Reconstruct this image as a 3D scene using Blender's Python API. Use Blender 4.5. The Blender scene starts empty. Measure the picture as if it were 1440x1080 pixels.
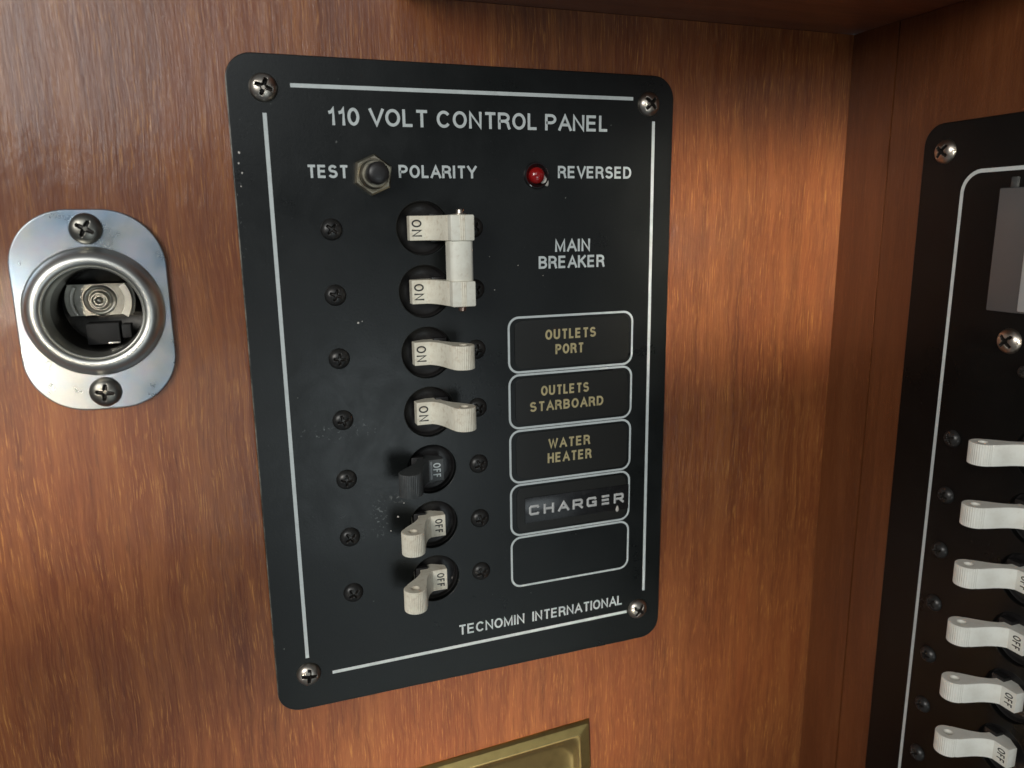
import bpy, bmesh, math, random
from mathutils import Matrix, Vector
random.seed(7)
scene = bpy.context.scene
MM = 0.001
# ------------------------------------------------------------------ camera
# scene axes: X right along the back board, Z up, Y into the board (metres)
R = [(0.9426778840, -0.0126887609, -0.3334627451),
     (0.0806437380, 0.9783208808, 0.1907481105),
     (0.3238132093, -0.2067057075, 0.9232647269)]
CAM = (-25.287, 0.816, -228.66)
right = Vector((R[0][0], R[0][2], R[0][1])); up = Vector((R[1][0], R[1][2], R[1][1])); fwd = Vector((R[2][0], R[2][2], R[2][1]))
cd = bpy.data.cameras.new("camera"); cam = bpy.data.objects.new("camera", cd); scene.collection.objects.link(cam)
m = Matrix.Identity(4)
for i in range(3):
    m[i][0] = right[i]; m[i][1] = up[i]; m[i][2] = -fwd[i]
m[0][3], m[1][3], m[2][3] = CAM[0] * MM, CAM[2] * MM, CAM[1] * MM
cam.matrix_world = m
cd.sensor_width = 36; cd.lens = 1063.58 / 1440 * 36
cd.clip_start = 0.01; cd.clip_end = 50
cd.dof.use_dof = True; cd.dof.focus_distance = 0.243; cd.dof.aperture_fstop = 15
scene.camera = cam
# ------------------------------------------------------------------ world and lamps
w = bpy.data.worlds.new("World"); scene.world = w; w.use_nodes = True
w.node_tree.nodes["Background"].inputs[0].default_value = (0.85, 0.92, 1.0, 1)
w.node_tree.nodes["Background"].inputs[1].default_value = 0.10
scene.view_settings.view_transform = 'Standard'; scene.view_settings.look = 'None'
scene.view_settings.exposure = 0.0; scene.view_settings.gamma = 1.0

def area(name, loc, aim, sx, sy, power, color, spread=180):
    d = bpy.data.lights.new(name, 'AREA'); d.shape = 'RECTANGLE'; d.size = sx * MM; d.size_y = sy * MM
    d.energy = power; d.color = color; d.spread = math.radians(spread)
    o = bpy.data.objects.new(name, d); scene.collection.objects.link(o)
    L = Vector((loc[0], loc[2], loc[1])) * MM; A = Vector((aim[0], aim[2], aim[1])) * MM
    o.location = L; o.rotation_euler = (A - L).to_track_quat('-Z', 'Y').to_euler()
    return o
# (x, y up, z depth) in mm: cabin windows (key, upper), then added lights for sheen and patches
area("key_window_lamp", (-520, 230, -640), (-20, -30, 0), 300, 300, 3.35, (1.0, 0.98, 0.94))
area("upper_window_lamp", (-370, 340, -1000), (-370, 340, 0), 820, 400, 1.9, (0.92, 0.98, 1.0))
area("mid_sheen_light", (140, -340, -1000), (140, -340, 0), 280, 310, 0.80, (0.86, 0.97, 1.0))  # added light, no window: reflects as sheen on the panel's left middle
area("low_sheen_light", (250, -850, -1000), (250, -850, 0), 600, 430, 0.55, (0.84, 0.98, 1.0))  # added light, no window: sheen on the lower panel and brass
area("side_sheen_light", (470, -30, -1000), (470, -30, 0), 180, 180, 0.07, (0.92, 0.97, 1.0))  # added small light, no window: faint sheen on the panel's upper right
area("right_patch_beam", (60, -30, -700), (148, -10, 0), 105, 72, 0.024, (1.0, 0.90, 0.76), 4)  # added narrow beam: bright patch on the wood right of the panel
area("low_patch_beam", (-340, -330, -520), (40, -196, 0), 130, 46, 0.060, (1.0, 0.90, 0.76), 14)  # added beam: bright patch on the wood below the panel
area("left_patch_beam", (-300, -60, -600), (-100, -60, 0), 50, 30, 0.012, (1.0, 0.88, 0.72), 11)  # added beam: warm patch on the wood at far left

# ------------------------------------------------------------------ helpers
def link(name, me, mat=None, parent=None, loc=None):
    o = bpy.data.objects.new(name, me); scene.collection.objects.link(o)
    if mat and me is not None and not me.materials: me.materials.append(mat)
    if parent: o.parent = parent
    if loc: o.location = P(*loc)
    return o
def P(x, y, h=0.0):                      # panel-local mm: right, up, out of the face
    return Vector((x, -h, y)) * MM
def empty(name, loc=(0, 0, 0), rotz=0.0, label=None, cat=None):
    o = bpy.data.objects.new(name, None); scene.collection.objects.link(o)
    o.empty_display_size = 0.01; o.location = loc; o.rotation_euler = (0, 0, rotz)
    if label: o['label'] = label; o['category'] = cat
    return o
def finish(bm, name, angle=38):
    bmesh.ops.remove_doubles(bm, verts=bm.verts, dist=1e-7)
    bmesh.ops.recalc_face_normals(bm, faces=bm.faces)
    for f in bm.faces: f.smooth = True
    for e in bm.edges:
        e.smooth = not (len(e.link_faces) == 2 and e.calc_face_angle(0) > math.radians(angle)) and len(e.link_faces) == 2
    me = bpy.data.meshes.new(name); bm.to_mesh(me); bm.free(); return me
def lathe(prof, n=48, name='lathe', cx=0, cy=0, closed=False, sx=1, sy=1):
    bm = bmesh.new(); rings = []
    for r, h in prof:
        if r <= 1e-6: rings.append([bm.verts.new(P(cx, cy, h))])
        else: rings.append([bm.verts.new(P(cx + sx * r * math.cos(2 * math.pi * i / n), cy + sy * r * math.sin(2 * math.pi * i / n), h)) for i in range(n)])
    pr = list(zip(rings, rings[1:])) + ([(rings[-1], rings[0])] if closed else [])
    for a, b in pr:
        for i in range(n):
            j = (i + 1) % n
            if len(a) == 1 and len(b) > 1: bm.faces.new((a[0], b[i], b[j]))
            elif len(b) == 1 and len(a) > 1: bm.faces.new((a[i], a[j], b[0]))
            elif len(a) > 1: bm.faces.new((a[i], a[j], b[j], b[i]))
    return finish(bm, name)
def curve_mesh(name, loops, half, bevel=0.0, seg=2, remap=None, smooth_angle=38):
    """filled outline with holes, given thickness 2*half and rounded edges; remap((x,y,z)mm)->Vector metres"""
    cu = bpy.data.curves.new('tmp', 'CURVE'); cu.dimensions = '2D'; cu.fill_mode = 'BOTH'
    cu.extrude = max(half - bevel, 0.0); cu.bevel_depth = bevel; cu.bevel_resolution = seg; cu.offset = -bevel
    for L in loops:
        s = cu.splines.new('POLY'); s.points.add(len(L) - 1); s.use_cyclic_u = True
        for i, (x, y) in enumerate(L): s.points[i].co = (x, y, 0, 1)
    o = bpy.data.objects.new('tmp', cu); scene.collection.objects.link(o)
    dg = bpy.context.evaluated_depsgraph_get(); dg.update()
    me = bpy.data.meshes.new_from_object(o.evaluated_get(dg))
    bpy.data.objects.remove(o); bpy.data.curves.remove(cu)
    bm = bmesh.new(); bm.from_mesh(me); bpy.data.meshes.remove(me)
    for v in bm.verts: v.co = remap(*v.co)
    bmesh.ops.remove_doubles(bm, verts=bm.verts, dist=2e-6)
    bmesh.ops.recalc_face_normals(bm, faces=bm.faces)
    for f in bm.faces: f.smooth = max(abs(c) for c in f.normal) < .9995
    for e in bm.edges: e.smooth = not (len(e.link_faces) != 2 or e.calc_face_angle(0) > math.radians(smooth_angle))
    out = bpy.data.meshes.new(name); bm.to_mesh(out); bm.free(); return out
def circ(cx, cy, r, n=40): return [(cx + r * math.cos(2 * math.pi * i / n), cy + r * math.sin(2 * math.pi * i / n)) for i in range(n)]
def rrect(x0, y0, x1, y1, r, n=8):
    out = []
    for cx, cy, a in ((x1 - r, y1 - r, 0), (x0 + r, y1 - r, 90), (x0 + r, y0 + r, 180), (x1 - r, y0 + r, 270)):
        for i in range(n + 1):
            t = math.radians(a + 90 * i / n); out.append((cx + r * math.cos(t), cy + r * math.sin(t)))
    return out
def box(bm, x0, x1, y0, y1, h0, h1, bev=0.0):
    vs = [bm.verts.new(P(x, y, h)) for x in (x0, x1) for y in (y0, y1) for h in (h0, h1)]
    fs = [bm.faces.new([vs[i] for i in q]) for q in ((0, 1, 3, 2), (4, 6, 7, 5), (0, 4, 5, 1), (2, 3, 7, 6), (0, 2, 6, 4), (1, 5, 7, 3))]
    if bev:
        es = list({e for f in fs for e in f.edges})
        bmesh.ops.bevel(bm, geom=es, offset=bev * MM, segments=2, affect='EDGES', profile=0.5)
def boxmesh(name, *a, bev=0.0):
    bm = bmesh.new(); box(bm, *a, bev=bev); return finish(bm, name)

# ------------------------------------------------------------------ stroke lettering
def arc(cx, cy, rx, ry, a0, a1, n=10):
    return [(cx + rx * math.cos(math.radians(a0 + (a1 - a0) * i / n)), cy + ry * math.sin(math.radians(a0 + (a1 - a0) * i / n))) for i in range(n + 1)]
def bowl(w, y0, y1, x0=0.0):
    r = (y1 - y0) / 2; rx = min(r, w * .62)
    return [(x0, y1), (w - rx, y1)] + arc(w - rx, y0 + r, rx, r, 88, -88, 10) + [(w - rx, y0), (x0, y0)]
def glyphs():
    G = {}
    G['A'] = (.68, [[(0, 0), (.34, 1), (.68, 0)], [(.13, .33), (.55, .33)]])
    G['B'] = (.56, [bowl(.52, .52, 1) , bowl(.56, 0, .52), [(0, 0), (0, 1)]])
    G['C'] = (.62, [arc(.32, .5, .32, .5, 38, 322, 22)])
    G['D'] = (.60, [[(0, 0), (0, 1), (.24, 1)] + arc(.24, .5, .36, .5, 86, -86, 14) + [(.24, 0), (0, 0)]])
    G['E'] = (.53, [[(.53, 1), (0, 1), (0, 0), (.53, 0)], [(0, .52), (.49, .52)]])
    G['F'] = (.47, [[(.47, 1), (0, 1), (0, 0)], [(0, .52), (.42, .52)]])
    G['G'] = (.70, [arc(.35, .5, .35, .5, 40, 335, 22) + [(.68, .44), (.40, .44)], [(.68, .44), (.68, 0)]])
    G['H'] = (.56, [[(0, 0), (0, 1)], [(.56, 0), (.56, 1)], [(0, .53), (.56, .53)]])
    G['I'] = (.0, [[(0, 0), (0, 1)]])
    G['K'] = (.56, [[(0, 0), (0, 1)], [(.54, 1), (0, .40)], [(.20, .60), (.58, 0)]])
    G['L'] = (.46, [[(0, 1), (0, 0), (.46, 0)]])
    G['M'] = (.70, [[(0, 0), (0, 1), (.35, .06), (.70, 1), (.70, 0)]])
    G['N'] = (.58, [[(0, 0), (0, 1), (.58, 0), (.58, 1)]])
    G['O'] = (.64, ['c', arc(.32, .5, .32, .5, 0, 352, 27)])
    G['0'] = (.46, ['c', arc(.23, .5, .23, .5, 0, 352, 27)])
    G['1'] = (.24, [[(0, .74), (.16, .80), (.24, 1), (.24, 0)]])
    G['P'] = (.54, [[(0, 0)] + bowl(.54, .46, 1)[:1] + bowl(.54, .46, 1)[1:]])
    G['R'] = (.57, [[(0, 0)] + bowl(.54, .48, 1), [(.34, .48), (.50, .36), (.54, .12), (.58, 0)]])
    G['S'] = (.56, [arc(.28, .755, .25, .245, 20, 235, 12) + arc(.28, .265, .28, .265, 62, -160, 14)])
    G['T'] = (.60, [[(0, 1), (.60, 1)], [(.30, 1), (.30, 0)]])
    G['U'] = (.58, [[(0, 1), (0, .29)] + arc(.29, .29, .29, .29, 180, 360, 14) + [(.58, .29), (.58, 1)]])
    G['V'] = (.64, [[(0, 1), (.32, 0), (.64, 1)]])
    G['W'] = (.92, [[(0, 1), (.23, 0), (.46, .96), (.69, 0), (.92, 1)]])
    G['Y'] = (.62, [[(0, 1), (.31, .45), (.62, 1)], [(.31, .45), (.31, 0)]])
    return G
GL = glyphs()
WIDE = dict(GL)   # embossed label-tape letters: squarer and wider
WIDE['C'] = (.95, [[(.95, .80), (.86, 1), (.12, 1), (0, .84), (0, .16), (.12, 0), (.86, 0), (.95, .20)]])
WIDE['H'] = (.95, [[(0, 0), (0, 1)], [(.95, 0), (.95, 1)], [(0, .5), (.95, .5)]])
WIDE['A'] = (1.05, [[(0, 0), (.525, 1), (1.05, 0)], [(.25, .30), (.80, .30)]])
WIDE['R'] = (.95, [[(0, 0), (0, 1), (.84, 1), (.95, .88), (.95, .55), (.84, .42), (0, .42)], [(.55, .42), (.95, 0)]])
WIDE['G'] = (.95, [[(.95, .80), (.86, 1), (.12, 1), (0, .84), (0, .16), (.12, 0), (.95, 0), (.95, .45), (.5, .45)]])
WIDE['E'] = (.90, [[(.9, 1), (0, 1)], [(0, .5), (.86, .5)], [(.9, 0), (0, 0)]])
def ribbon(bm, pts, s, z, closed=False, f=P, relief=0.0):
    n = len(pts); L = []; Rr = []
    V = [Vector(p) for p in pts]
    for i in range(n):
        a = V[i - 1] if (i > 0 or closed) else None
        b = V[(i + 1) % n] if (i < n - 1 or closed) else None
        d0 = (V[i] - a).normalized() if a is not None and (V[i] - a).length > 1e-9 else None
        d1 = (b - V[i]).normalized() if b is not None and (b - V[i]).length > 1e-9 else None
        if d0 is None: d0 = d1
        if d1 is None: d1 = d0
        n0 = Vector((-d0.y, d0.x)); n1 = Vector((-d1.y, d1.x)); nn = n0 + n1
        nn = nn.normalized() if nn.length > 1e-6 else n0
        k = min(1.0 / max(nn.dot(n0), .3), 1.9)
        L.append(V[i] + nn * k * s / 2); Rr.append(V[i] - nn * k * s / 2)
    A = [bm.verts.new(f(q.x, q.y, z)) for q in L]; B = [bm.verts.new(f(q.x, q.y, z)) for q in Rr]
    Cc = [bm.verts.new(f(q.x, q.y, z + relief)) for q in V] if relief else None
    for i in range(n if closed else n - 1):
        j = (i + 1) % n
        try:
            if relief:
                bm.faces.new((A[i], A[j], Cc[j], Cc[i])); bm.faces.new((Cc[i], Cc[j], B[j], B[i]))
            else: bm.faces.new((A[i], A[j], B[j], B[i]))
        except ValueError: pass
def text_strokes(txt, x0, x1, yb, hgt, st, font=GL, gap=.09, space=.34):
    """strokes fitted between x0 and x1 on baseline yb, cap height hgt, stroke width st (mm)"""
    k = hgt - st; tot = 0; lay = []
    for ch in txt:
        if ch == ' ': tot += space; continue
        wd = font[ch][0]; lay.append((ch, tot)); tot += wd + gap + st / k
        if ch in 'AVTYL' : tot -= .06
    tot -= gap + st / k
    if txt[-1] in 'AVTYL': tot += .06
    sx = (x1 - x0 - st) / (tot * k) if x1 is not None else 1.0
    out = []
    for ch, px in lay:
        closed = False
        for stq in font[ch][1]:
            if stq == 'c': closed = True; continue
            out.append(([(x0 + st / 2 + (px + x) * k * sx, yb + st / 2 + y * k) for x, y in stq], closed))
            if not closed:   # butt ends reach the full cap height
                pts = out[-1][0]
                for e, o in ((0, 1), (-1, -2)):
                    a, b = Vector(pts[e]), Vector(pts[o]); d = (a - b).normalized()
                    yy = stq[e][1]
                    if yy in (0, 1) and abs(d.y) > .5: a = a + d * st / 2
                    pts[e] = (a.x, a.y)
    return out
def lettering(name, parent, mat, txt, x0, x1, yb, hgt, st, h=0.02, font=GL, f=P, slope=0.0, label=None, relief=0.0, **kw):
    bm = bmesh.new()
    for i, (pts, cl) in enumerate(text_strokes(txt, x0, x1, yb, hgt, st, font, **kw)):
        pts = [(x, y + slope * (x - x0)) for x, y in pts]
        ribbon(bm, pts, st, h + 0.006 * (i % 7), cl, f, relief)
    bmesh.ops.recalc_face_normals(bm, faces=bm.faces)
    me = bpy.data.meshes.new(name); bm.to_mesh(me); bm.free()
    o = link(name, me, mat, parent)
    if label: o['label'] = label
    return o

# ------------------------------------------------------------------ materials
def mat(name, color=(.5, .5, .5), rough=.5, metal=0.0, **kw):
    m = bpy.data.materials.new(name); m.use_nodes = True; b = m.node_tree.nodes['Principled BSDF']
    b.inputs['Base Color'].default_value = (*color, 1); b.inputs['Roughness'].default_value = rough; b.inputs['Metallic'].default_value = metal
    for k, v in kw.items(): b.inputs[k.replace('_', ' ')].default_value = v
    return m
class N:
    def __init__(s, m): s.t = m.node_tree; s.b = s.t.nodes['Principled BSDF']
    def n(s, t, **kw):
        x = s.t.nodes.new(t)
        for k, v in kw.items():
            if k.startswith('i_'):
                key = k[2:]; key = int(key) if key.isdigit() else key
                x.inputs[key].default_value = v
            else: setattr(x, k, v)
        return x
    def l(s, a, b): s.t.links.new(a, b)
    def coords(s, scale, loc=(0, 0, 0), rot=(0, 0, 0)):
        c = s.n('ShaderNodeTexCoord'); mp = s.n('ShaderNodeMapping'); s.l(c.outputs['Object'], mp.inputs[0])
        mp.inputs['Scale'].default_value = scale; mp.inputs['Location'].default_value = loc; mp.inputs['Rotation'].default_value = rot
        return mp.outputs[0]
    def noise(s, vec, scale=1.0, detail=4, rough=.55, dist=0.0):
        x = s.n('ShaderNodeTexNoise'); x.inputs['Scale'].default_value = scale; x.inputs['Detail'].default_value = detail
        x.inputs['Roughness'].default_value = rough; x.inputs['Distortion'].default_value = dist; s.l(vec, x.inputs['Vector']); return x.outputs['Fac']
    def ramp(s, fac, stops):
        r = s.n('ShaderNodeValToRGB'); e = r.color_ramp.elements
        while len(e) < len(stops): e.new(.5)
        for i, (p, c) in enumerate(stops): e[i].position = p; e[i].color = (*c, 1) if len(c) == 3 else c
        s.l(fac, r.inputs[0]); return r.outputs[0]
    def rmp1(s, fac, a, b, lo=0.0, hi=1.0):
        r = s.n('ShaderNodeMapRange'); s.l(fac, r.inputs[0])
        for i, v in ((1, a), (2, b), (3, lo), (4, hi)): r.inputs[i].default_value = v
        return r.outputs[0]
    def mix(s, fac, a, b, mode='MIX'):
        x = s.n('ShaderNodeMix', data_type='RGBA', blend_type=mode)
        if isinstance(fac, (int, float)): x.inputs[0].default_value = fac
        else: s.l(fac, x.inputs[0])
        for k, v in ((6, a), (7, b)):
            if isinstance(v, tuple): x.inputs[k].default_value = (*v, 1)
            else: s.l(v, x.inputs[k])
        return x.outputs[2]
    def math(s, op, a, b=0.0):
        x = s.n('ShaderNodeMath', operation=op)
        for i, v in ((0, a), (1, b)):
            if isinstance(v, (int, float)): x.inputs[i].default_value = v
            else: s.l(v, x.inputs[i])
        return x.outputs[0]
    def bump(s, h, strength, dist):
        x = s.n('ShaderNodeBump'); x.inputs['Strength'].default_value = strength; x.inputs['Distance'].default_value = dist
        s.l(h, x.inputs['Height']); s.l(x.outputs[0], s.b.inputs['Normal']); return x

def wood_material(name, dark, mid, light, grain_axis=2, fleck=1.0, seed=0.0):
    m = mat(name, mid, .42); q = N(m)
    def sc(a, b):          # a across the grain, b along it
        v = [a, a, a]; v[grain_axis] = b; return tuple(v)
    q.b.inputs['Metallic'].default_value = 0; off = (seed, seed * .7, seed * .3)
    wob = q.noise(q.coords((26, 26, 26), off), 1, 3, .5)
    vv = q.n('ShaderNodeVectorMath', operation='SCALE'); vm = q.n('ShaderNodeCombineXYZ'); q.l(q.math('SUBTRACT', wob, .5), vm.inputs[2 if grain_axis == 0 else 0]); q.l(vm.outputs[0], vv.inputs[0]); vv.inputs['Scale'].default_value = .0045
    def wc(scale, l2=off):
        c0 = q.n('ShaderNodeTexCoord'); ad = q.n('ShaderNodeVectorMath', operation='ADD'); q.l(c0.outputs['Object'], ad.inputs[0]); q.l(vv.outputs[0], ad.inputs[1])
        mp = q.n('ShaderNodeMapping'); q.l(ad.outputs[0], mp.inputs[0]); mp.inputs['Scale'].default_value = scale; mp.inputs['Location'].default_value = l2; return mp.outputs[0]
    broad = q.noise(wc(sc(45, 6)), 1, 5, .6, .5)
    cath = q.noise(wc(sc(210, 14)), 1, 5, .6, .8)
    fine = q.noise(wc(sc(1900, 60)), 1, 5, .78, .2)
    pore = q.noise(wc(sc(2100, 110)), 1, 4, .65, .2)
    pore2 = q.noise(wc(sc(1700, 70), (seed + 3, 1, 4)), 1, 3, .6, .3)
    blot = q.noise(q.coords((14, 14, 14), off), 1, 3, .5)
    c = q.mix(q.rmp1(broad, .3, .7), dark, mid)
    c = q.mix(q.math('MULTIPLY', q.rmp1(cath, .44, .66), .50), c, light)
    c = q.mix(q.math('MULTIPLY', q.rmp1(fine, .42, .70), .45 * fleck), c, light)
    ochre = (light[0] * 1.45, light[1] * 1.75, light[2] * 1.6)
    where = q.rmp1(q.noise(q.coords((55, 55, 30), (seed, 8, 1)), 1, 3, .6), .35, .62, .25, 1)
    pf = q.math('MULTIPLY', q.rmp1(pore, .54, .68), where)
    c = q.mix(q.math('MULTIPLY', pf, .85 * fleck), c, ochre)
    c = q.mix(q.math('MULTIPLY', q.rmp1(pore2, .40, .30), .42 * fleck), c, tuple(x * .55 for x in dark))
    c = q.mix(q.math('MULTIPLY', q.rmp1(blot, .40, .66), .22), c, tuple(x * .75 for x in dark))
    q.l(c, q.b.inputs['Base Color'])
    q.b.inputs['Coat Weight'].default_value = .65
    smear = q.noise(q.coords((30, 30, 22), off), 1, 4, .6)
    q.l(q.rmp1(smear, .3, .7, .07, .18), q.b.inputs['Coat Roughness'])
    q.b.inputs['Specular IOR Level'].default_value = .35
    hh = q.math('ADD', q.math('MULTIPLY', fine, .5), q.math('MULTIPLY', q.noise(q.coords(sc(260, 70), off), 1, 3, .6), 1.0))
    bp = q.bump(hh, .55, .00035)
    q.l(bp.outputs[0], q.b.inputs['Coat Normal'])
    return m
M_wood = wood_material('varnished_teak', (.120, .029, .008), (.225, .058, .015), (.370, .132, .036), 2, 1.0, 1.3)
M_wood_side = wood_material('varnished_teak_side', (.100, .028, .008), (.155, .046, .013), (.20, .068, .022), 2, .45, 5.1)  # teak colour lowered to stand in for the side wall's shade
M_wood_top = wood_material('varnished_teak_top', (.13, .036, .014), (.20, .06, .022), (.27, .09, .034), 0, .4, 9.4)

def panel_material(name, dusty):
    m = mat(name, (.014, .016, .016), .36); q = N(m)
    co = q.coords((1, 1, 1))
    sm = q.noise(q.coords((26, 26, 26)), 1, 5, .65)
    spk = q.noise(q.coords((1500, 1500, 1500)), 1, 2, .6)
    spk2 = q.noise(q.coords((520, 520, 520)), 1, 2, .5)
    c = q.mix(q.math('MULTIPLY', q.rmp1(sm, .35, .75), .5), *(((.0045, .0055, .0052), (.012, .014, .0135)) if dusty > .5 else ((.004, .0038, .0035), (.010, .009, .008))))
    c = q.mix(q.math('MULTIPLY', q.rmp1(spk, .66, .76), .16 * dusty), c, (.16, .17, .165))
    c = q.mix(q.math('MULTIPLY', q.rmp1(spk2, .755, .80), .6 * dusty), c, (.30, .31, .29))
    q.b.inputs['Specular IOR Level'].default_value = .42 if dusty > .5 else .25
    if dusty > .5:          # dried paint specks and scuffs at two spots of the face
        for (cx, cz, rx, rz, th, col) in ((-.002, -.0605, .013, .0035, .60, (.50, .55, .53)), (.0095, -.0905, .0028, .0075, .56, (.42, .45, .43)), (.0165, -.0845, .005, .0016, .53, (.38, .38, .35)), (-.0245, .004, .0012, .014, .62, (.6, .6, .58))):
            sub = q.n('ShaderNodeVectorMath', operation='SUBTRACT'); q.l(co, sub.inputs[0]); sub.inputs[1].default_value = (cx, 0, cz)
            dv = q.n('ShaderNodeVectorMath', operation='MULTIPLY'); q.l(sub.outputs[0], dv.inputs[0]); dv.inputs[1].default_value = (1 / rx, 0, 1 / rz)
            ln = q.n('ShaderNodeVectorMath', operation='LENGTH'); q.l(dv.outputs[0], ln.inputs[0])
            fall = q.rmp1(ln.outputs['Value'], .3, 1.15, 1, 0)
            nn = q.noise(q.coords((900, 900, 900), (cx * 90, 3, 1)), 1, 3, .6)
            k = q.math('MULTIPLY', q.rmp1(nn, th, th + .10), fall)
            c = q.mix(q.math('MULTIPLY', k, .42), c, col)
    if dusty > .5:          # rubbed left rim of the plate
        sx = q.n('ShaderNodeSeparateXYZ'); q.l(co, sx.inputs[0])
        ew = q.math('MULTIPLY', q.rmp1(sx.outputs[0], -.02515, -.0254), q.rmp1(q.noise(q.coords((300, 300, 160)), 1, 4, .7), .42, .62, .15, 1))
        c = q.mix(q.math('MULTIPLY', ew, .75), c, (.30, .28, .23))
    q.l(c, q.b.inputs['Base Color'])
    pr_ = q.noise(q.coords((75, 75, 55), (2, 4, 7)), 1, 5, .7, .8)
    q.l(q.math('ADD', q.rmp1(sm, .3, .7, .24, .38), q.rmp1(pr_, .45, .7, 0, .07)), q.b.inputs['Roughness'])
    q.bump(q.noise(q.coords((1400, 1400, 1400)), 1, 3, .6), .25, .0001)
    return m
M_panel = panel_material('satin_black_metal', 1.0)
M_panel2 = panel_material('satin_black_metal_clean', .35)
M_edge = mat('panel_edge', (.22, .21, .18), .4, .6)
def worn(name, col, col2, rough, sc=700, lo=.55, hi=.75, bumps=.15, amount=.7, **kw):
    m = mat(name, col, rough, **kw); q = N(m)
    n1 = q.noise(q.coords((sc, sc, sc)), 1, 4, .65)
    n2 = q.noise(q.coords((sc * .22,) * 3, (3, 1, 2)), 1, 4, .6)
    f = q.math('MULTIPLY', q.math('ADD', q.math('MULTIPLY', q.rmp1(n1, lo, hi), .6), q.math('MULTIPLY', q.rmp1(n2, .45, .75), .6)), amount)
    q.l(q.mix(f, col, col2), q.b.inputs['Base Color'])
    q.bump(n1, bumps, .00012)
    return m
M_print = worn('white_print', (.62, .67, .66), (.40, .43, .42), .5, 1200, .55, .8, .1, .7)
M_ochre = worn('faded_ochre_print', (.50, .42, .22), (.30, .25, .13), .5, 1200, .5, .8, .1, .7)
M_ink = mat('black_ink', (.03, .028, .025), .5)
M_ivory = worn('aged_ivory_plastic', (.90, .85, .70), (.44, .31, .18), .42, 800, .52, .72, .3, .62)
M_cream = worn('cream_plastic', (.90, .88, .76), (.45, .36, .24), .42, 700, .55, .75, .3, .5)
M_white = worn('white_plastic', (.90, .89, .80), (.48, .40, .29), .40, 800, .62, .78, .3, .45)
M_black = worn('black_plastic', (.013, .012, .012), (.05, .045, .042), .38, 500, .5, .8, .2, .6)
M_grey = worn('dark_grey_plastic', (.050, .054, .054), (.12, .12, .115), .38, 700, .5, .8, .2, .7)
M_oxide = worn('black_oxide_steel', (.030, .030, .029), (.11, .10, .09), .34, 600, .5, .75, .2, .8, metal=.5)
M_steel = worn('weathered_stainless_steel', (.58, .53, .46), (.34, .26, .20), .32, 350, .5, .75, .15, .6, metal=1.0)
M_dull = worn('dull_grey_steel', (.26, .25, .22), (.12, .11, .10), .34, 500, .5, .75, .2, .6, metal=1.0)
M_nickel = worn('tarnished_nickel', (.66, .60, .46), (.30, .23, .13), .28, 450, .48, .72, .15, .6, metal=1.0)
M_copper = worn('coppery_rivet', (.60, .42, .34), (.3, .2, .15), .3, 500, .5, .75, .1, .5, metal=1.0)
M_brass = worn('polished_brass', (.88, .58, .22), (.55, .34, .12), .22, 160, .48, .75, .08, .6, metal=1.0)
M_brass_dull = worn('dull_brass', (.42, .31, .12), (.26, .18, .07), .38, 300, .48, .75, .1, .6, metal=1.0)
M_lens = mat('red_lens', (.30, .008, .008), .14, 0, Coat_Weight=.6, Coat_Roughness=.05)
M_bezel = mat('clear_dark_bezel', (.012, .010, .010), .08, 0, Coat_Weight=1.0, Coat_Roughness=.03)
M_glue = mat('dried_glue', (.62, .58, .52), .35)
M_tape = worn('black_embossing_tape', (.012, .012, .013), (.04, .04, .04), .24, 500, .5, .8, .08, .5)
M_tape_letter = worn('stress_whitened_letters', (.60, .60, .58), (.30, .30, .30), .45, 900, .45, .75, .2, .6)
M_film = mat('clear_label_film', (.020, .020, .018), .22)
M_meter = mat('meter_cover', (.12, .125, .125), .20)
M_meter_face = mat('meter_face', (.55, .56, .54), .4)
# zinc flange: faint blue and violet passivation
M_zinc = mat('passivated_zinc', (.6, .65, .7), .30, .9); q = N(M_zinc)
za = q.noise(q.coords((60, 60, 60)), 1, 4, .6); zb = q.noise(q.coords((130, 130, 130), (2, 5, 1)), 1, 4, .6); zc = q.noise(q.coords((1300, 1300, 1300)), 1, 2, .6)
zz = q.mix(q.rmp1(za, .38, .62), (.29, .38, .48), (.42, .44, .43)); zz = q.mix(q.math('MULTIPLY', q.rmp1(zb, .45, .7), .6), zz, (.37, .34, .40))
zz = q.mix(q.math('MULTIPLY', q.rmp1(zc, .62, .74), .35), zz, (.35, .36, .38))
q.l(zz, q.b.inputs['Base Color']); q.l(q.rmp1(zb, .3, .7, .24, .40), q.b.inputs['Roughness']); q.bump(zc, .12, .0001)
M_zinc_ring = worn('rolled_steel_rim', (.66, .66, .62), (.42, .40, .37), .36, 260, .5, .75, .1, .5, metal=1.0)
M_barrel = worn('dark_socket_barrel', (.20, .19, .17), (.08, .075, .07), .33, 300, .45, .75, .2, .7, metal=1.0)
M_tin = worn('shaded_tinned_plate', (.34, .33, .29), (.16, .15, .13), .36, 300, .45, .7, .2, .7, metal=1.0)  # tinned metal darkened in colour for the shade inside the barrel
M_contact = worn('tinned_contact', (.62, .60, .54), (.30, .28, .24), .30, 400, .5, .75, .15, .6, metal=1.0)
M_recess = mat('dark_recess', (.035, .030, .026), .45, .4)  # darker tone for the arms of the screw cross recess
M_floor = worn('dark_barrel_floor', (.06, .056, .05), (.015, .014, .012), .4, 260, .4, .65, .3, .9, metal=.7)  # mottled dark metal for the bottom of the barrel
M_void = mat('dark_backing', (.006, .006, .006), .7)

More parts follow.
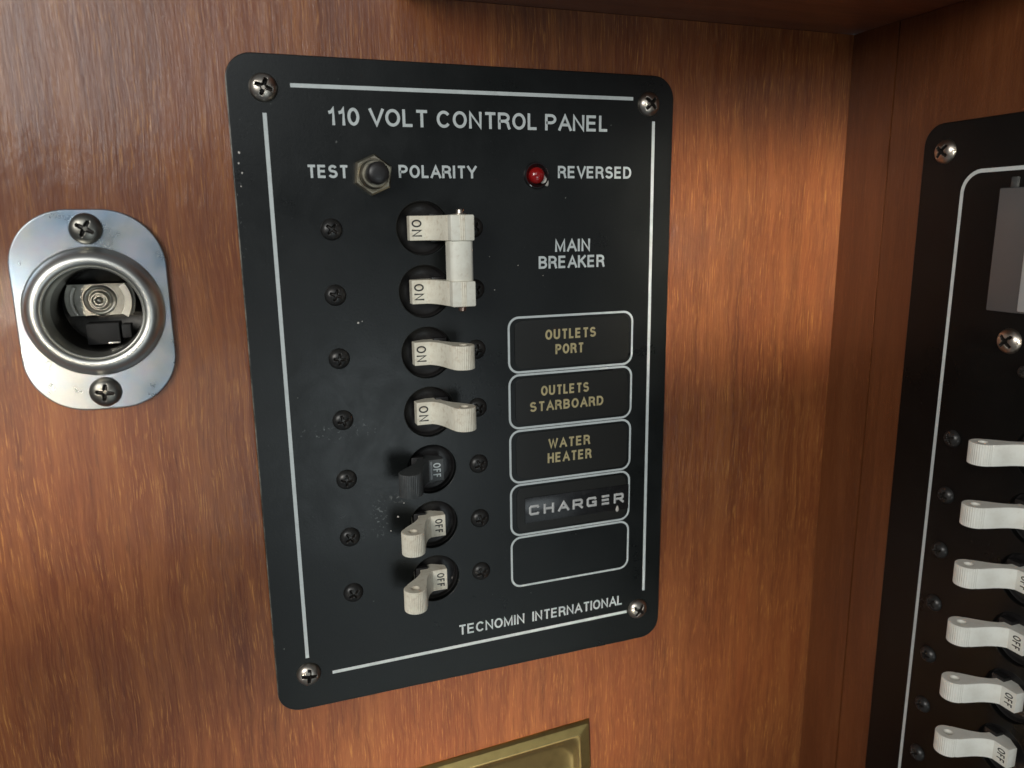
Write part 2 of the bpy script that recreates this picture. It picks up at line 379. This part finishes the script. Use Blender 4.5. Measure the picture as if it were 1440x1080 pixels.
# ------------------------------------------------------------------ setting: the varnished wood recess
WZ = 2.0                                   # board face lies 2 mm behind the panel faces
def wall_map(x, y, z): return Vector((x, WZ + 12 + z, y)) * MM
wall = link('back_wall', curve_mesh('back_wall', [[(-330, -420), (185.9, -420), (185.9, 64.9), (-330, 64.9)], rrect(-16, -142, 104, 38, 3), circ(-63.5, -20.8, 15.5, 40)], 12, 0, 0, wall_map), M_wood)
wall['kind'] = 'structure'
def side_map(x, y, z): return Vector((186 + 12 + z, -x, y)) * MM
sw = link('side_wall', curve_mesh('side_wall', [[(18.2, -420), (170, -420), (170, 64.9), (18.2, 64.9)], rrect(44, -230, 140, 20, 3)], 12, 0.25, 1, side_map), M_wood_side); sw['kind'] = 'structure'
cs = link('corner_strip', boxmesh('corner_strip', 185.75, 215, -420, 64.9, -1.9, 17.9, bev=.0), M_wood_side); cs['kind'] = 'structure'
# box() h axis points out of the back board (towards the camera)
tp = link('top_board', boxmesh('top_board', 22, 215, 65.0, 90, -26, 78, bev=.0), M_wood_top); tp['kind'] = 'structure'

# ------------------------------------------------------------------ shared part meshes
def screw_mesh(name, r, dome, arm, width, depth, nr=22, na=96):
    bm = bmesh.new(); rings = []
    def hgt(x, y, rr):
        t = rr / r
        h = dome * (1 - t ** 2.6) ** .62 if t < 1 else 0
        k = 0
        for u, v in ((x, y), (y, x)):
            au, av = abs(u), abs(v)
            wv = width / 2 * (1.0 - .25 * au / arm)
            a = max(0, min(1, (wv - av) / (width * .22))) * max(0, min(1, (arm - au) / (arm * .30)))
            k = max(k, a)
        return h - depth * k
    for i in range(nr + 1):
        rr = r * i / nr
        if i == 0: rings.append([bm.verts.new(P(0, 0, hgt(0, 0, 0)))]); continue
        rings.append([bm.verts.new(P(rr * math.cos(2 * math.pi * j / na), rr * math.sin(2 * math.pi * j / na), hgt(rr * math.cos(2 * math.pi * j / na), rr * math.sin(2 * math.pi * j / na), rr))) for j in range(na)])
    rings.append([bm.verts.new(P(r * math.cos(2 * math.pi * j / na), r * math.sin(2 * math.pi * j / na), -.4)) for j in range(na)])
    for a, b in zip(rings, rings[1:]):
        for j in range(na):
            k = (j + 1) % na
            if len(a) == 1: bm.faces.new((a[0], b[j], b[k]))
            else: bm.faces.new((a[j], b[j], b[k], a[k]))
    bm.faces.ensure_lookup_table()
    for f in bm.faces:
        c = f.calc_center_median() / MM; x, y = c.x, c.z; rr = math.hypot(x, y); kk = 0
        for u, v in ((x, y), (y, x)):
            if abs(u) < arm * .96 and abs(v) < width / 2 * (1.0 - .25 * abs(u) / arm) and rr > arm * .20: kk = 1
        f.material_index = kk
    return finish(bm, name, 60)
ME_screw_big = screw_mesh('pan_head_screw', 4.05, 2.4, 2.6, 1.35, 2.0)
ME_screw_small = screw_mesh('small_screw', 3.35, 1.9, 2.0, 1.05, 1.2)
ME_screw_oval = screw_mesh('oval_head_screw', 4.3, 2.0, 2.5, 1.25, 1.4)
def put_screw(me, parent, x, y, mt, rot=None, h=0.0, name='screw', tilt=0.0):
    o = bpy.data.objects.new(name, me); scene.collection.objects.link(o); o.parent = parent; o.location = P(x, y, h); o.scale = (.95, .95, .95)
    o.rotation_euler = (random.uniform(-tilt, tilt), random.uniform(0, 1.57) if rot is None else rot, random.uniform(-tilt, tilt))
    if not me.materials: me.materials.append(mt); me.materials.append(M_recess)
    o.material_slots[0].link = 'OBJECT'; o.material_slots[0].material = mt
    return o
# toggle lever: profile in (u across, v outwards), pulled out along the panel's vertical
def lever_profile():
    pts = [(-4.7, .0), (-5.6, 1.6), (-6.2, 2.9), (-2.1, 5.3), (-1.75, 6.3), (-1.62, 7.6), (-1.7, 9.2), (-2.0, 11.0), (-2.6, 13.2), (-3.25, 15.6)]
    cx, cv, r = 0, 17.7, 3.55
    n = 46
    for i in range(n + 1):
        a = math.radians(203 - (203 + 23) * i / n)
        rr = r + (.055 if i % 2 else -.055)
        pts.append((cx + rr * math.cos(a), cv + rr * math.sin(a)))
    pts += [(-x, v) for x, v in reversed(pts[:10])]
    return pts
def lever_map(x, y, z): return Vector((x, -y, z)) * MM
ME_lever = curve_mesh('toggle_lever', [lever_profile(), circ(0, 17.7, 1.25, 20)], 3.65, .22, 2, lever_map, 30)
ME_lever_plain = curve_mesh('toggle_lever_plain', [lever_profile()], 3.65, .22, 2, lever_map, 30)
PIV = -4.0
def flank(side, h0):          # maps print coordinates (a right along +u, b up) onto the sloping flank
    A = Vector((2.1, 5.3)); B = Vector((6.2, 2.9))
    if side < 0: A, B = Vector((-6.2, 2.9)), Vector((-2.1, 5.3))
    d = (B - A).normalized(); nrm = Vector((-d.y, d.x))
    mid = (A + B) / 2
    def f(x, y, h):   # text runs along x downwards the panel, its tops point to +u
        p = mid + d * y + nrm * (h + h0)
        return Vector((p.x, -p.y, -x)) * MM
    return f
def housing_mesh():
    return lathe([(8.9, -2.02), (7.95, -2.02), (7.75, -2.2), (7.6, -3.0), (7.2, -3.4), (5.5, -3.7), (0.0, -3.7)], 48, 'housing')
ME_housing = housing_mesh()
ME_guard = None
def add_breaker(parent, cx, cy, on, lever_mat, label_mat=None, letter_mat=None, plain=False, label=None):
    hs = bpy.data.objects.new('breaker_housing', ME_housing); scene.collection.objects.link(hs); hs.parent = parent; hs.location = P(cx, cy)
    if not ME_housing.materials: ME_housing.materials.append(M_black)
    lv = bpy.data.objects.new('toggle_lever', ME_lever_plain if plain else ME_lever); scene.collection.objects.link(lv)
    if not lv.data.materials: lv.data.materials.append(M_ivory)
    lv.parent = parent; lv.location = P(cx - .4, cy, PIV)
    lv.rotation_euler = (0, 0, math.radians(29 if on else -30))
    lv.material_slots[0].link = 'OBJECT'; lv.material_slots[0].material = lever_mat
    if label: lv['label'] = label
    s_ = 1 if on else -1
    xa, xb = sorted((s_ * 2.3, s_ * 6.4)); link('slot_guard', boxmesh('slot_guard', xa, xb, -4.3, 4.3, -3.9, -.55, bev=.3), M_black, hs)
    tx = 'ON' if on else 'OFF'
    side = -1 if on else 1
    L = 5.0 if on else 4.9
    le = lettering('lettering', lv, letter_mat or M_ink, tx, -L / 2, L / 2, (-1.75 if on else -1.05), (3.0 if on else 2.5), (.46 if on else .40), .03, f=flank(side, .0), gap=.22)
    if lever_mat == M_grey:
        bm = bmesh.new(); f = flank(1, 0)
        vs = [f(-3.0, -1.95, .02), f(3.0, -1.95, .02), f(3.0, -1.35, .02), f(-3.0, -1.35, .02)]
        bm.faces.new([bm.verts.new(v) for v in vs]); me = bpy.data.meshes.new('label_edge'); bm.to_mesh(me); bm.free()
        link('label_edge', me, M_meter, lv)
    return hs, lv
def line_mesh(name, pts, wd, h=.02, closed=False):
    bm = bmesh.new(); ribbon(bm, pts, wd, h, closed); bmesh.ops.recalc_face_normals(bm, faces=bm.faces)
    me = bpy.data.meshes.new(name); bm.to_mesh(me); bm.free(); return me
def plate_map(th):
    return lambda x, y, z: Vector((x, th / 2 - z, y)) * MM

# ------------------------------------------------------------------ THE 110 VOLT CONTROL PANEL
cp = empty('control_panel', label='large black 110 volt control panel with seven toggle breakers, screwed to the wooden back wall', cat='control panel')
HX, PITCH = 27.1, 19.05
holes = [circ(HX, -PITCH * k, 8.0, 44) for k in range(7)]
link('faceplate', curve_mesh('faceplate', [rrect(-25.6, -152.2, 112.2, 47.1, 7.2, 10)] + holes, 1.0, .28, 2, plate_map(2.0)), M_panel, cp)
link('backing_plate', boxmesh('backing_plate', -15, 103, -141, 37, -9.0, -7.0), M_void, cp)
for pts, ww in (([(-8.8, 39.1), (97.4, 39.7)], 1.08), ([(-16.1, 31.6), (-15.7, -134.2)], 1.08), ([(105.0, 33.0), (105.6, -132.9)], 1.08), ([(-8.2, -141.0), (98.8, -140.2)], 1.08)):
    link('border_line', line_mesh('border_line', pts, ww), M_print, cp)
for (x, y, rt, mt) in ((-15.9, 38.2, .35, M_steel), (103.0, 38.3, .75, M_steel), (103.2, -139.8, .6, M_steel), (-15.6, -139.8, .1, M_steel)):
    put_screw(ME_screw_big, cp, x, y, mt, rt, 0, 'corner_screw')
for k in range(7):
    put_screw(ME_screw_small, cp, 0, -PITCH * k, M_oxide, None, 0, 'mounting_screw', .03)
    put_screw(ME_screw_small, cp, 42.9, -PITCH * k, M_oxide, None, 0, 'mounting_screw', .03)
notes = ['ivory lever of first breaker, switched on, tied to the lever below', 'ivory lever of second breaker, switched on, tied to the lever above',
         'ivory lever switched on beside the OUTLETS PORT label', 'ivory lever switched on beside the OUTLETS STARBOARD label',
         'dark grey lever switched off beside the WATER HEATER label', 'ivory lever switched off beside the CHARGER label', 'ivory lever switched off beside the empty label frame']
for k in range(7):
    dark = k == 4
    add_breaker(cp, HX, -PITCH * k, k < 4, M_grey if dark else M_ivory, None, M_print if dark else M_ink, plain=(dark or k < 2), label=notes[k])
# tie bar joining the first two levers
kx, kh = HX - .4 + 17.7 * math.sin(math.radians(29)), PIV + 17.7 * math.cos(math.radians(29))
bm = bmesh.new()
pr = [(-3.5, -3.2), (-3.5, .8), (-3.3, 1.9), (-2.5, 2.6), (0, 2.95), (2.5, 2.6), (3.3, 1.9), (3.5, .8), (3.5, -3.2)]
y0, y1 = -3.75, -PITCH + 3.75
va = [bm.verts.new(P(kx + a, y0, kh + b)) for a, b in pr]; vb = [bm.verts.new(P(kx + a, y1, kh + b)) for a, b in pr]
for i in range(len(pr)):
    j = (i + 1) % len(pr); bm.faces.new((va[i], va[j], vb[j], vb[i]))
bm.faces.new(va); bm.faces.new(vb)
tie = link('tie_bar', finish(bm, 'tie_bar', 50), M_cream, cp)
for yy, k0, mt in ((0, 3.6, M_steel), (-PITCH, -3.6, M_copper)):
    bm = bmesh.new(); s = 1 if k0 > 0 else -1; rr = []
    for r, t in ((2.1, 0), (2.1, .35), (1.2, .55), (1.1, 1.5), (.5, 1.85), (0.001, 1.85)):
        rr.append([bm.verts.new(P(kx + .2 + r * math.cos(a * math.pi / 10), yy + k0 + s * t, kh + r * math.sin(a * math.pi / 10))) for a in range(20)])
    for a, b in zip(rr, rr[1:]):
        for i in range(20): bm.faces.new((a[i], a[(i + 1) % 20], b[(i + 1) % 20], b[i]))
    link('rivet', finish(bm, 'rivet'), mt, tie)
# blocks of the tied levers: squared tips as on the photographed pair
for yy in (0, -PITCH):
    link('lever_cap', boxmesh('lever_cap', kx - 3.55, kx + 3.6, yy - 3.72, yy + 3.72, kh - 1.5, kh + 3.45, bev=.45), M_cream, tie)
# push button
bm = bmesh.new(); nx, ny = 12.6, 15.3
rings = []
for r, h in ((5.9, 0), (5.9, 1.7), (5.35, 2.3), (3.6, 2.3)):
    rings.append([bm.verts.new(P(nx + r * math.cos(math.radians(84 + 60 * i)), ny + r * math.sin(math.radians(84 + 60 * i)), h)) for i in range(6)])
for a, b in zip(rings, rings[1:]):
    for i in range(6): bm.faces.new((a[i], a[(i + 1) % 6], b[(i + 1) % 6], b[i]))
pb = link('hex_nut', finish(bm, 'hex_nut', 20), M_nickel, cp)
link('threaded_collar', lathe([(4.6, 2.25), (4.4, 2.5), (4.2, 2.5), (4.15, 2.3), (3.95, 2.3), (3.95, 3.0), (4.05, 3.3), (3.8, 3.6), (3.8, 4.0), (4.05, 4.4), (3.8, 4.8), (3.9, 5.3), (3.7, 5.6), (3.15, 5.6), (3.1, 4.5)], 40, 'threaded_collar', nx, ny), M_nickel, pb)
link('button', lathe([(3.1, 3.4), (3.1, 10.2), (2.95, 10.8), (2.5, 11.2), (1.4, 11.4), (0, 11.42)], 40, 'button', nx, ny), M_black, pb)
# indicator lamp
lx, ly = 63.7, 15.6
lp = link('lamp_bezel', lathe([(4.1, 0), (4.1, .8), (3.9, 1.15), (3.6, 1.2), (3.1, .6), (2.6, .1)], 40, 'lamp_bezel', lx, ly), M_bezel, cp)
link('red_lens', lathe([(2.55, .0), (2.55, .7), (2.5, 1.3), (2.2, 1.9), (1.6, 2.4), (.8, 2.68), (0, 2.75)], 36, 'red_lens', lx, ly), M_lens, lp)
bm = bmesh.new(); bmesh.ops.create_icosphere(bm, subdivisions=3, radius=MM)
for v in bm.verts:
    c = v.co / MM; rr = 1 + .22 * math.sin(3.1 * c.x + 1.4 * c.z) + .12 * math.cos(5 * c.z)
    v.co = P(lx + 2.7 + 1.25 * c.x * rr - .5 * c.z, ly - 1.6 + 1.9 * c.z * rr, .35 + .75 * (-c.y))
link('glue_dab', finish(bm, 'glue_dab', 80), M_glue, lp)
# printed words
W = lambda t, x0, x1, yb, h, st, m=M_print, **k: lettering('lettering', cp, m, t, x0, x1, yb, h, st, label='words %s' % t, **k)
W('110 VOLT CONTROL PANEL', .7, 88.7, 28.9, 4.85, .84, gap=.07, space=.38, slope=.005)
W('TEST', -5.9, 5.9, 14.4, 3.65, .70)
W('POLARITY', 20.4, 44.4, 14.6, 3.7, .70)
W('REVERSED', 71.2, 97.2, 14.9, 3.75, .70)
W('MAIN', 70.2, 82.6, -8.1, 4.0, .74)
W('BREAKER', 64.5, 87.9, -13.35, 4.0, .74)
W('TECNOMIN', 34.4, 58.4, -136.6, 3.7, .62, slope=-.006)
W('INTERNATIONAL', 61.4, 97.0, -136.8, 3.7, .62, slope=-.004)
for k in range(5):
    top = -28.7 - 18.93 * k
    link('label_frame', line_mesh('label_frame', rrect(54.0, top - 18.0, 98.7, top, 3.4, 7), .72, closed=True), M_print, cp)
    if k < 4:
        pl = link('label_plate', curve_mesh('label_plate', [rrect(56.0, top - 16.9, 97.4, top - 1.0, 2.8, 6)], .12, .06, 1, lambda x, y, z: Vector((x, -.12 - z, y)) * MM), M_film, cp)
        if k == 0:
            lettering('lettering', pl, M_ochre, 'OUTLETS', 66.6, 84.9, -36.5, 3.35, .68, h=.27, gap=.16, label='words OUTLETS'); lettering('lettering', pl, M_ochre, 'PORT', 70.2, 80.6, -41.5, 3.35, .68, h=.27, gap=.16, label='word PORT')
        if k == 1:
            lettering('lettering', pl, M_ochre, 'OUTLETS', 65.0, 82.5, -55.2, 3.35, .66, h=.27, gap=.16, label='word OUTLETS'); lettering('lettering', pl, M_ochre, 'STARBOARD', 61.0, 88.0, -60.4, 3.35, .66, h=.27, gap=.16, label='word STARBOARD')
        if k == 2:
            lettering('lettering', pl, M_ochre, 'WATER', 67.6, 83.1, -73.8, 3.4, .66, h=.27, gap=.16, label='word WATER'); lettering('lettering', pl, M_ochre, 'HEATER', 67.3, 83.7, -78.9, 3.5, .68, h=.27, gap=.16, label='word HEATER')
        if k == 3:
            tp2 = link('embossed_tape', boxmesh('embossed_tape', 58.9, 98.3, -99.4, -90.4, .2, .5, bev=.05), M_tape, cp); tp2['label'] = 'black embossed tape reading CHARGER'
            lettering('lettering', tp2, M_tape_letter, 'CHARGER', 60.3, 96.4, -96.8, 3.6, .86, h=.50, font=WIDE, gap=.40, relief=.18)
            bm = bmesh.new(); bmesh.ops.create_icosphere(bm, subdivisions=2, radius=MM)
            for v in bm.verts:
                c = v.co / MM; v.co = P(93.9 + .55 * c.x * (1.1 - c.z * .5), -98.9 + 1.2 * c.z, .55 - .2 * c.y)
            link('glue_dab', finish(bm, 'glue_dab', 80), M_glue, tp2)
# flecks of dried paint on the face
bm = bmesh.new()
for (x, y, s) in ((6.2, -27.6, .35), (7.4, -27.2, .18), (21.4, -84.5, .3), (15.5, -90.8, .38), (13.0, -95.2, .25), (17.6, -86.4, .28), (57.5, -12, .2), (88.5, -33.5, .3), (66, -15.5, .15), (48, -9, .14), (20.2, -101.3, .14), (49.5, -19.5, .2), (-23.6, 21.0, .35), (-23.9, 18.2, .3), (-23.2, 15.6, .28), (-23.8, 12.0, .22)):
    n = 7; cc = bm.verts.new(P(x, y, .16)); ring = [bm.verts.new(P(x + s * random.uniform(.6, 1.1) * math.cos(i * 6.283 / n), y + s * random.uniform(.6, 1.2) * math.sin(i * 6.283 / n), .01)) for i in range(n)]
    for i in range(n): bm.faces.new((cc, ring[i], ring[(i + 1) % n]))
fl = link('paint_flecks', finish(bm, 'paint_flecks', 80), M_glue, cp); fl['kind'] = 'stuff'

# ------------------------------------------------------------------ THE SECOND PANEL on the side wall
sp = empty('switch_panel', loc=(0.184, 0, 0), rotz=math.radians(-90), label='black breaker panel with white levers on the side wall, right edge', cat='switch panel')
HX2 = 84.6; rows2 = [-67.9 - 19.0 * k for k in range(8)]
link('faceplate', curve_mesh('faceplate2', [rrect(34.3, -250, 190, 29.9, 6.5, 10)] + [circ(HX2, y + 2.2, 8.0, 40) for y in rows2], 1.0, .28, 2, plate_map(2.0)), M_panel2, sp)
link('backing_plate', boxmesh('backing_plate2', 46, 139, -228, 18, -9, -7), M_void, sp)
pts = [(49.3, -240)] + [(49.9, 8.0)] + [(56.1 + 6.2 * math.cos(math.radians(a)), 8.4 + 6.2 * math.sin(math.radians(a))) for a in range(175, 89, -10)] + [(150, 15.0)]
link('border_line', line_mesh('border_line', pts, 1.15), M_print, sp)
for x, y in ((42.6, 21.2), (71.0, -34.4)):
    put_screw(ME_screw_big, sp, x, y, M_steel, None, 0, 'panel_screw').scale = (.92, .92, .92)
put_screw(ME_screw_small, sp, 76.2, -42.6, M_oxide, None, 0, 'panel_screw').scale = (.5, .5, .5)
for y in rows2:
    put_screw(ME_screw_small, sp, 56.0, y, M_oxide, None, 0, 'mounting_screw', .03).scale = (.85, 1, .85)
nt = ['top white lever of the side panel, switched off', 'second white lever from the top of the side panel, switched off', 'third white lever from the top of the side panel, switched off',
      'fourth white lever from the top of the side panel, switched off', 'fifth white lever from the top of the side panel, switched off', 'sixth white lever, lowest one in view on the side panel, switched off', '', '']
for i, y in enumerate(rows2): add_breaker(sp, HX2, y + 2.2, False, M_white, label=nt[i] or None)[1].scale = (1, 1, .88)
mt_ = link('meter_cover', boxmesh('meter_cover', 63.4, 118, -26.1, 9.3, 0, 1.6, bev=.5), M_meter, sp)
link('meter_face', boxmesh('meter_face', 73.6, 112, -25.4, 6.0, 1.0, 2.3, bev=.3), M_meter_face, mt_)
link('meter_lug', boxmesh('meter_lug', 66.3, 68.3, 9.2, 12.2, 0, 1.2, bev=.3), M_grey, mt_)

# ------------------------------------------------------------------ THE ROUND SOCKET on its zinc flange
ps = empty('power_socket', loc=(-0.0635, 0.0, -0.0208), label='round metal power socket with a zinc flange, left of the control panel', cat='power socket')
def fl_outline():
    # wide rounded oblong: 38 wide, 54 high, large corners
    out = []
    W2, H2, r = 18.7, 26.9, 15.0
    for cx, cy, a in ((W2 - r, H2 - r, 0), (-W2 + r, H2 - r, 90), (-W2 + r, -H2 + r, 180), (W2 - r, -H2 + r, 270)):
        for i in range(15):
            t = math.radians(a + 90 * i / 14); out.append((cx + r * math.cos(t), cy + r * math.sin(t)))
    return out
fp = link('flange', curve_mesh('flange', [fl_outline(), circ(0, 0, 15.2, 48)], .9, .35, 2, lambda x, y, z: Vector((x, 1.1 - z, y)) * MM), M_zinc, ps)
link('rim', lathe([(15.1, -.6), (17.3, .1), (17.2, .3), (16.95, .45), (16.6, 1.2), (16.1, 2.1), (15.5, 2.9), (14.7, 3.5), (13.9, 3.75), (13.1, 3.6), (12.6, 3.2), (12.35, 2.6), (12.2, 2.9), (12.0, 2.8), (11.75, 2.0), (11.5, 0), (11.4, -4)], 72, 'rim'), M_zinc_ring, ps)
br = link('barrel', lathe([(11.5, -2), (11.35, -6), (11.2, -12), (11.2, -19.5)], 64, 'barrel'), M_barrel, ps)
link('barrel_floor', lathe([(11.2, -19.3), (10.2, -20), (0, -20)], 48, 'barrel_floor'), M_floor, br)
zc = 14.0
def un(u, v, z):
    d = [R[0][i] * (u - 720) / 1063.58 - R[1][i] * (v - 540) / 1063.58 + R[2][i] for i in range(3)]
    s = (z - CAM[2]) / d[2]; return CAM[0] + s * d[0] + 63.5, CAM[1] + s * d[1] + 20.8
ccx, ccy = -0.9, 1.9
ct = link('contact_plate', curve_mesh('contact_plate', [[(ccx + x, ccy + y) for x, y in [(-8.2, -4.4), (8.0, -4.4)] + [(0 + 9.2 * math.cos(math.radians(a)), 9.2 * math.sin(math.radians(a))) for a in range(-26, 30, 4)] + [(8.0, 4.6), (-8.2, 4.6)] + [(9.0 * math.cos(math.radians(a)), 9.0 * math.sin(math.radians(a))) for a in range(152, 210, 4)]]], .35, .1, 1, lambda x, y, z: Vector((x, 15.5 - z, y)) * MM), M_tin, br)
link('contact_arch', curve_mesh('contact_arch', [[(ccx + a * math.cos(math.radians(t)), ccy + a * math.sin(math.radians(t))) for a, rng in ((8.7, range(-34, 36, 4)), (6.7, range(34, -36, -4))) for t in rng]], .8, .15, 1, lambda x, y, z: Vector((x, 12.6 - z, y)) * MM), M_contact, br)
link('contact_arch', curve_mesh('contact_arch', [[(ccx + a * math.cos(math.radians(t)), ccy + a * math.sin(math.radians(t))) for a, rng in ((7.4, range(146, 216, 4)), (6.6, range(214, 144, -4))) for t in rng]], .5, .15, 1, lambda x, y, z: Vector((x, 13.6 - z, y)) * MM), M_contact, br)
link('contact_rivet', lathe([(4.3, -15.1), (4.2, -14.6), (3.8, -14.4), (3.4, -14.5), (3.0, -14.9), (2.7, -14.9), (2.5, -13.6), (2.2, -13.2), (1.8, -13.2), (1.5, -13.9), (1.1, -13.9), (.8, -13.1), (.4, -12.8), (0, -12.75)], 36, 'contact_rivet', ccx, ccy), M_tin, br)
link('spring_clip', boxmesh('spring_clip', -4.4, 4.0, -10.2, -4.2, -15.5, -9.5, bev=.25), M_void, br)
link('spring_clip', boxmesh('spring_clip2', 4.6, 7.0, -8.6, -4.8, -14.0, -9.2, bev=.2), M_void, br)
link('clip_edge', boxmesh('clip_edge', .9, 3.9, -10.0, -9.6, -9.45, -9.1, bev=.05), M_contact, br)
put_screw(ME_screw_oval, ps, 0.2, 21.9, M_dull, .5, .0, 'flange_screw'); put_screw(ME_screw_oval, ps, 0.1, -22.0, M_dull, .15, .0, 'flange_screw')
ps.location.y = 0.0

# ------------------------------------------------------------------ THE BRASS PLATE at the bottom edge
bp = empty('brass_plate', loc=(0.0485, 0.002, -0.2018), label='shiny brass plate with sloping rim on the wall below the control panel', cat='brass plate')
bp.rotation_euler = (0, math.radians(-2.6), 0)
bx = 37.0; ty = 17.6
bm = bmesh.new()
def loop(ix, h, r=None):
    x0, x1, y0, y1 = -bx + ix, bx - ix, -60 + ix, ty - ix
    if r is None: r = .4
    return [bm.verts.new(P(x, y, h)) for x, y in rrect(x0, y0, x1, y1, r, 8)]
ls = [loop(0, 0, .3), loop(.1, .5, .3), loop(.9, 1.6, .6), loop(4.4, 2.0, 1.2)]
for a, b in zip(ls, ls[1:]):
    for i in range(len(a)): bm.faces.new((a[i], a[(i + 1) % len(a)], b[(i + 1) % len(b)], b[i]))
link('rim', finish(bm, 'rim', 12), M_brass_dull, bp)
bm = bmesh.new()
ls = [loop(4.4, 2.0, 1.2), loop(4.9, 2.15, 3.5), loop(5.6, 1.7, 6.0), loop(7.2, .9, 7.0), loop(8.2, .7, 7.0)]
for a, b in zip(ls, ls[1:]):
    for i in range(len(a)): bm.faces.new((a[i], a[(i + 1) % len(a)], b[(i + 1) % len(b)], b[i]))
bm.faces.new(ls[-1])
link('dished_face', finish(bm, 'dished_face', 60), M_brass, bp)
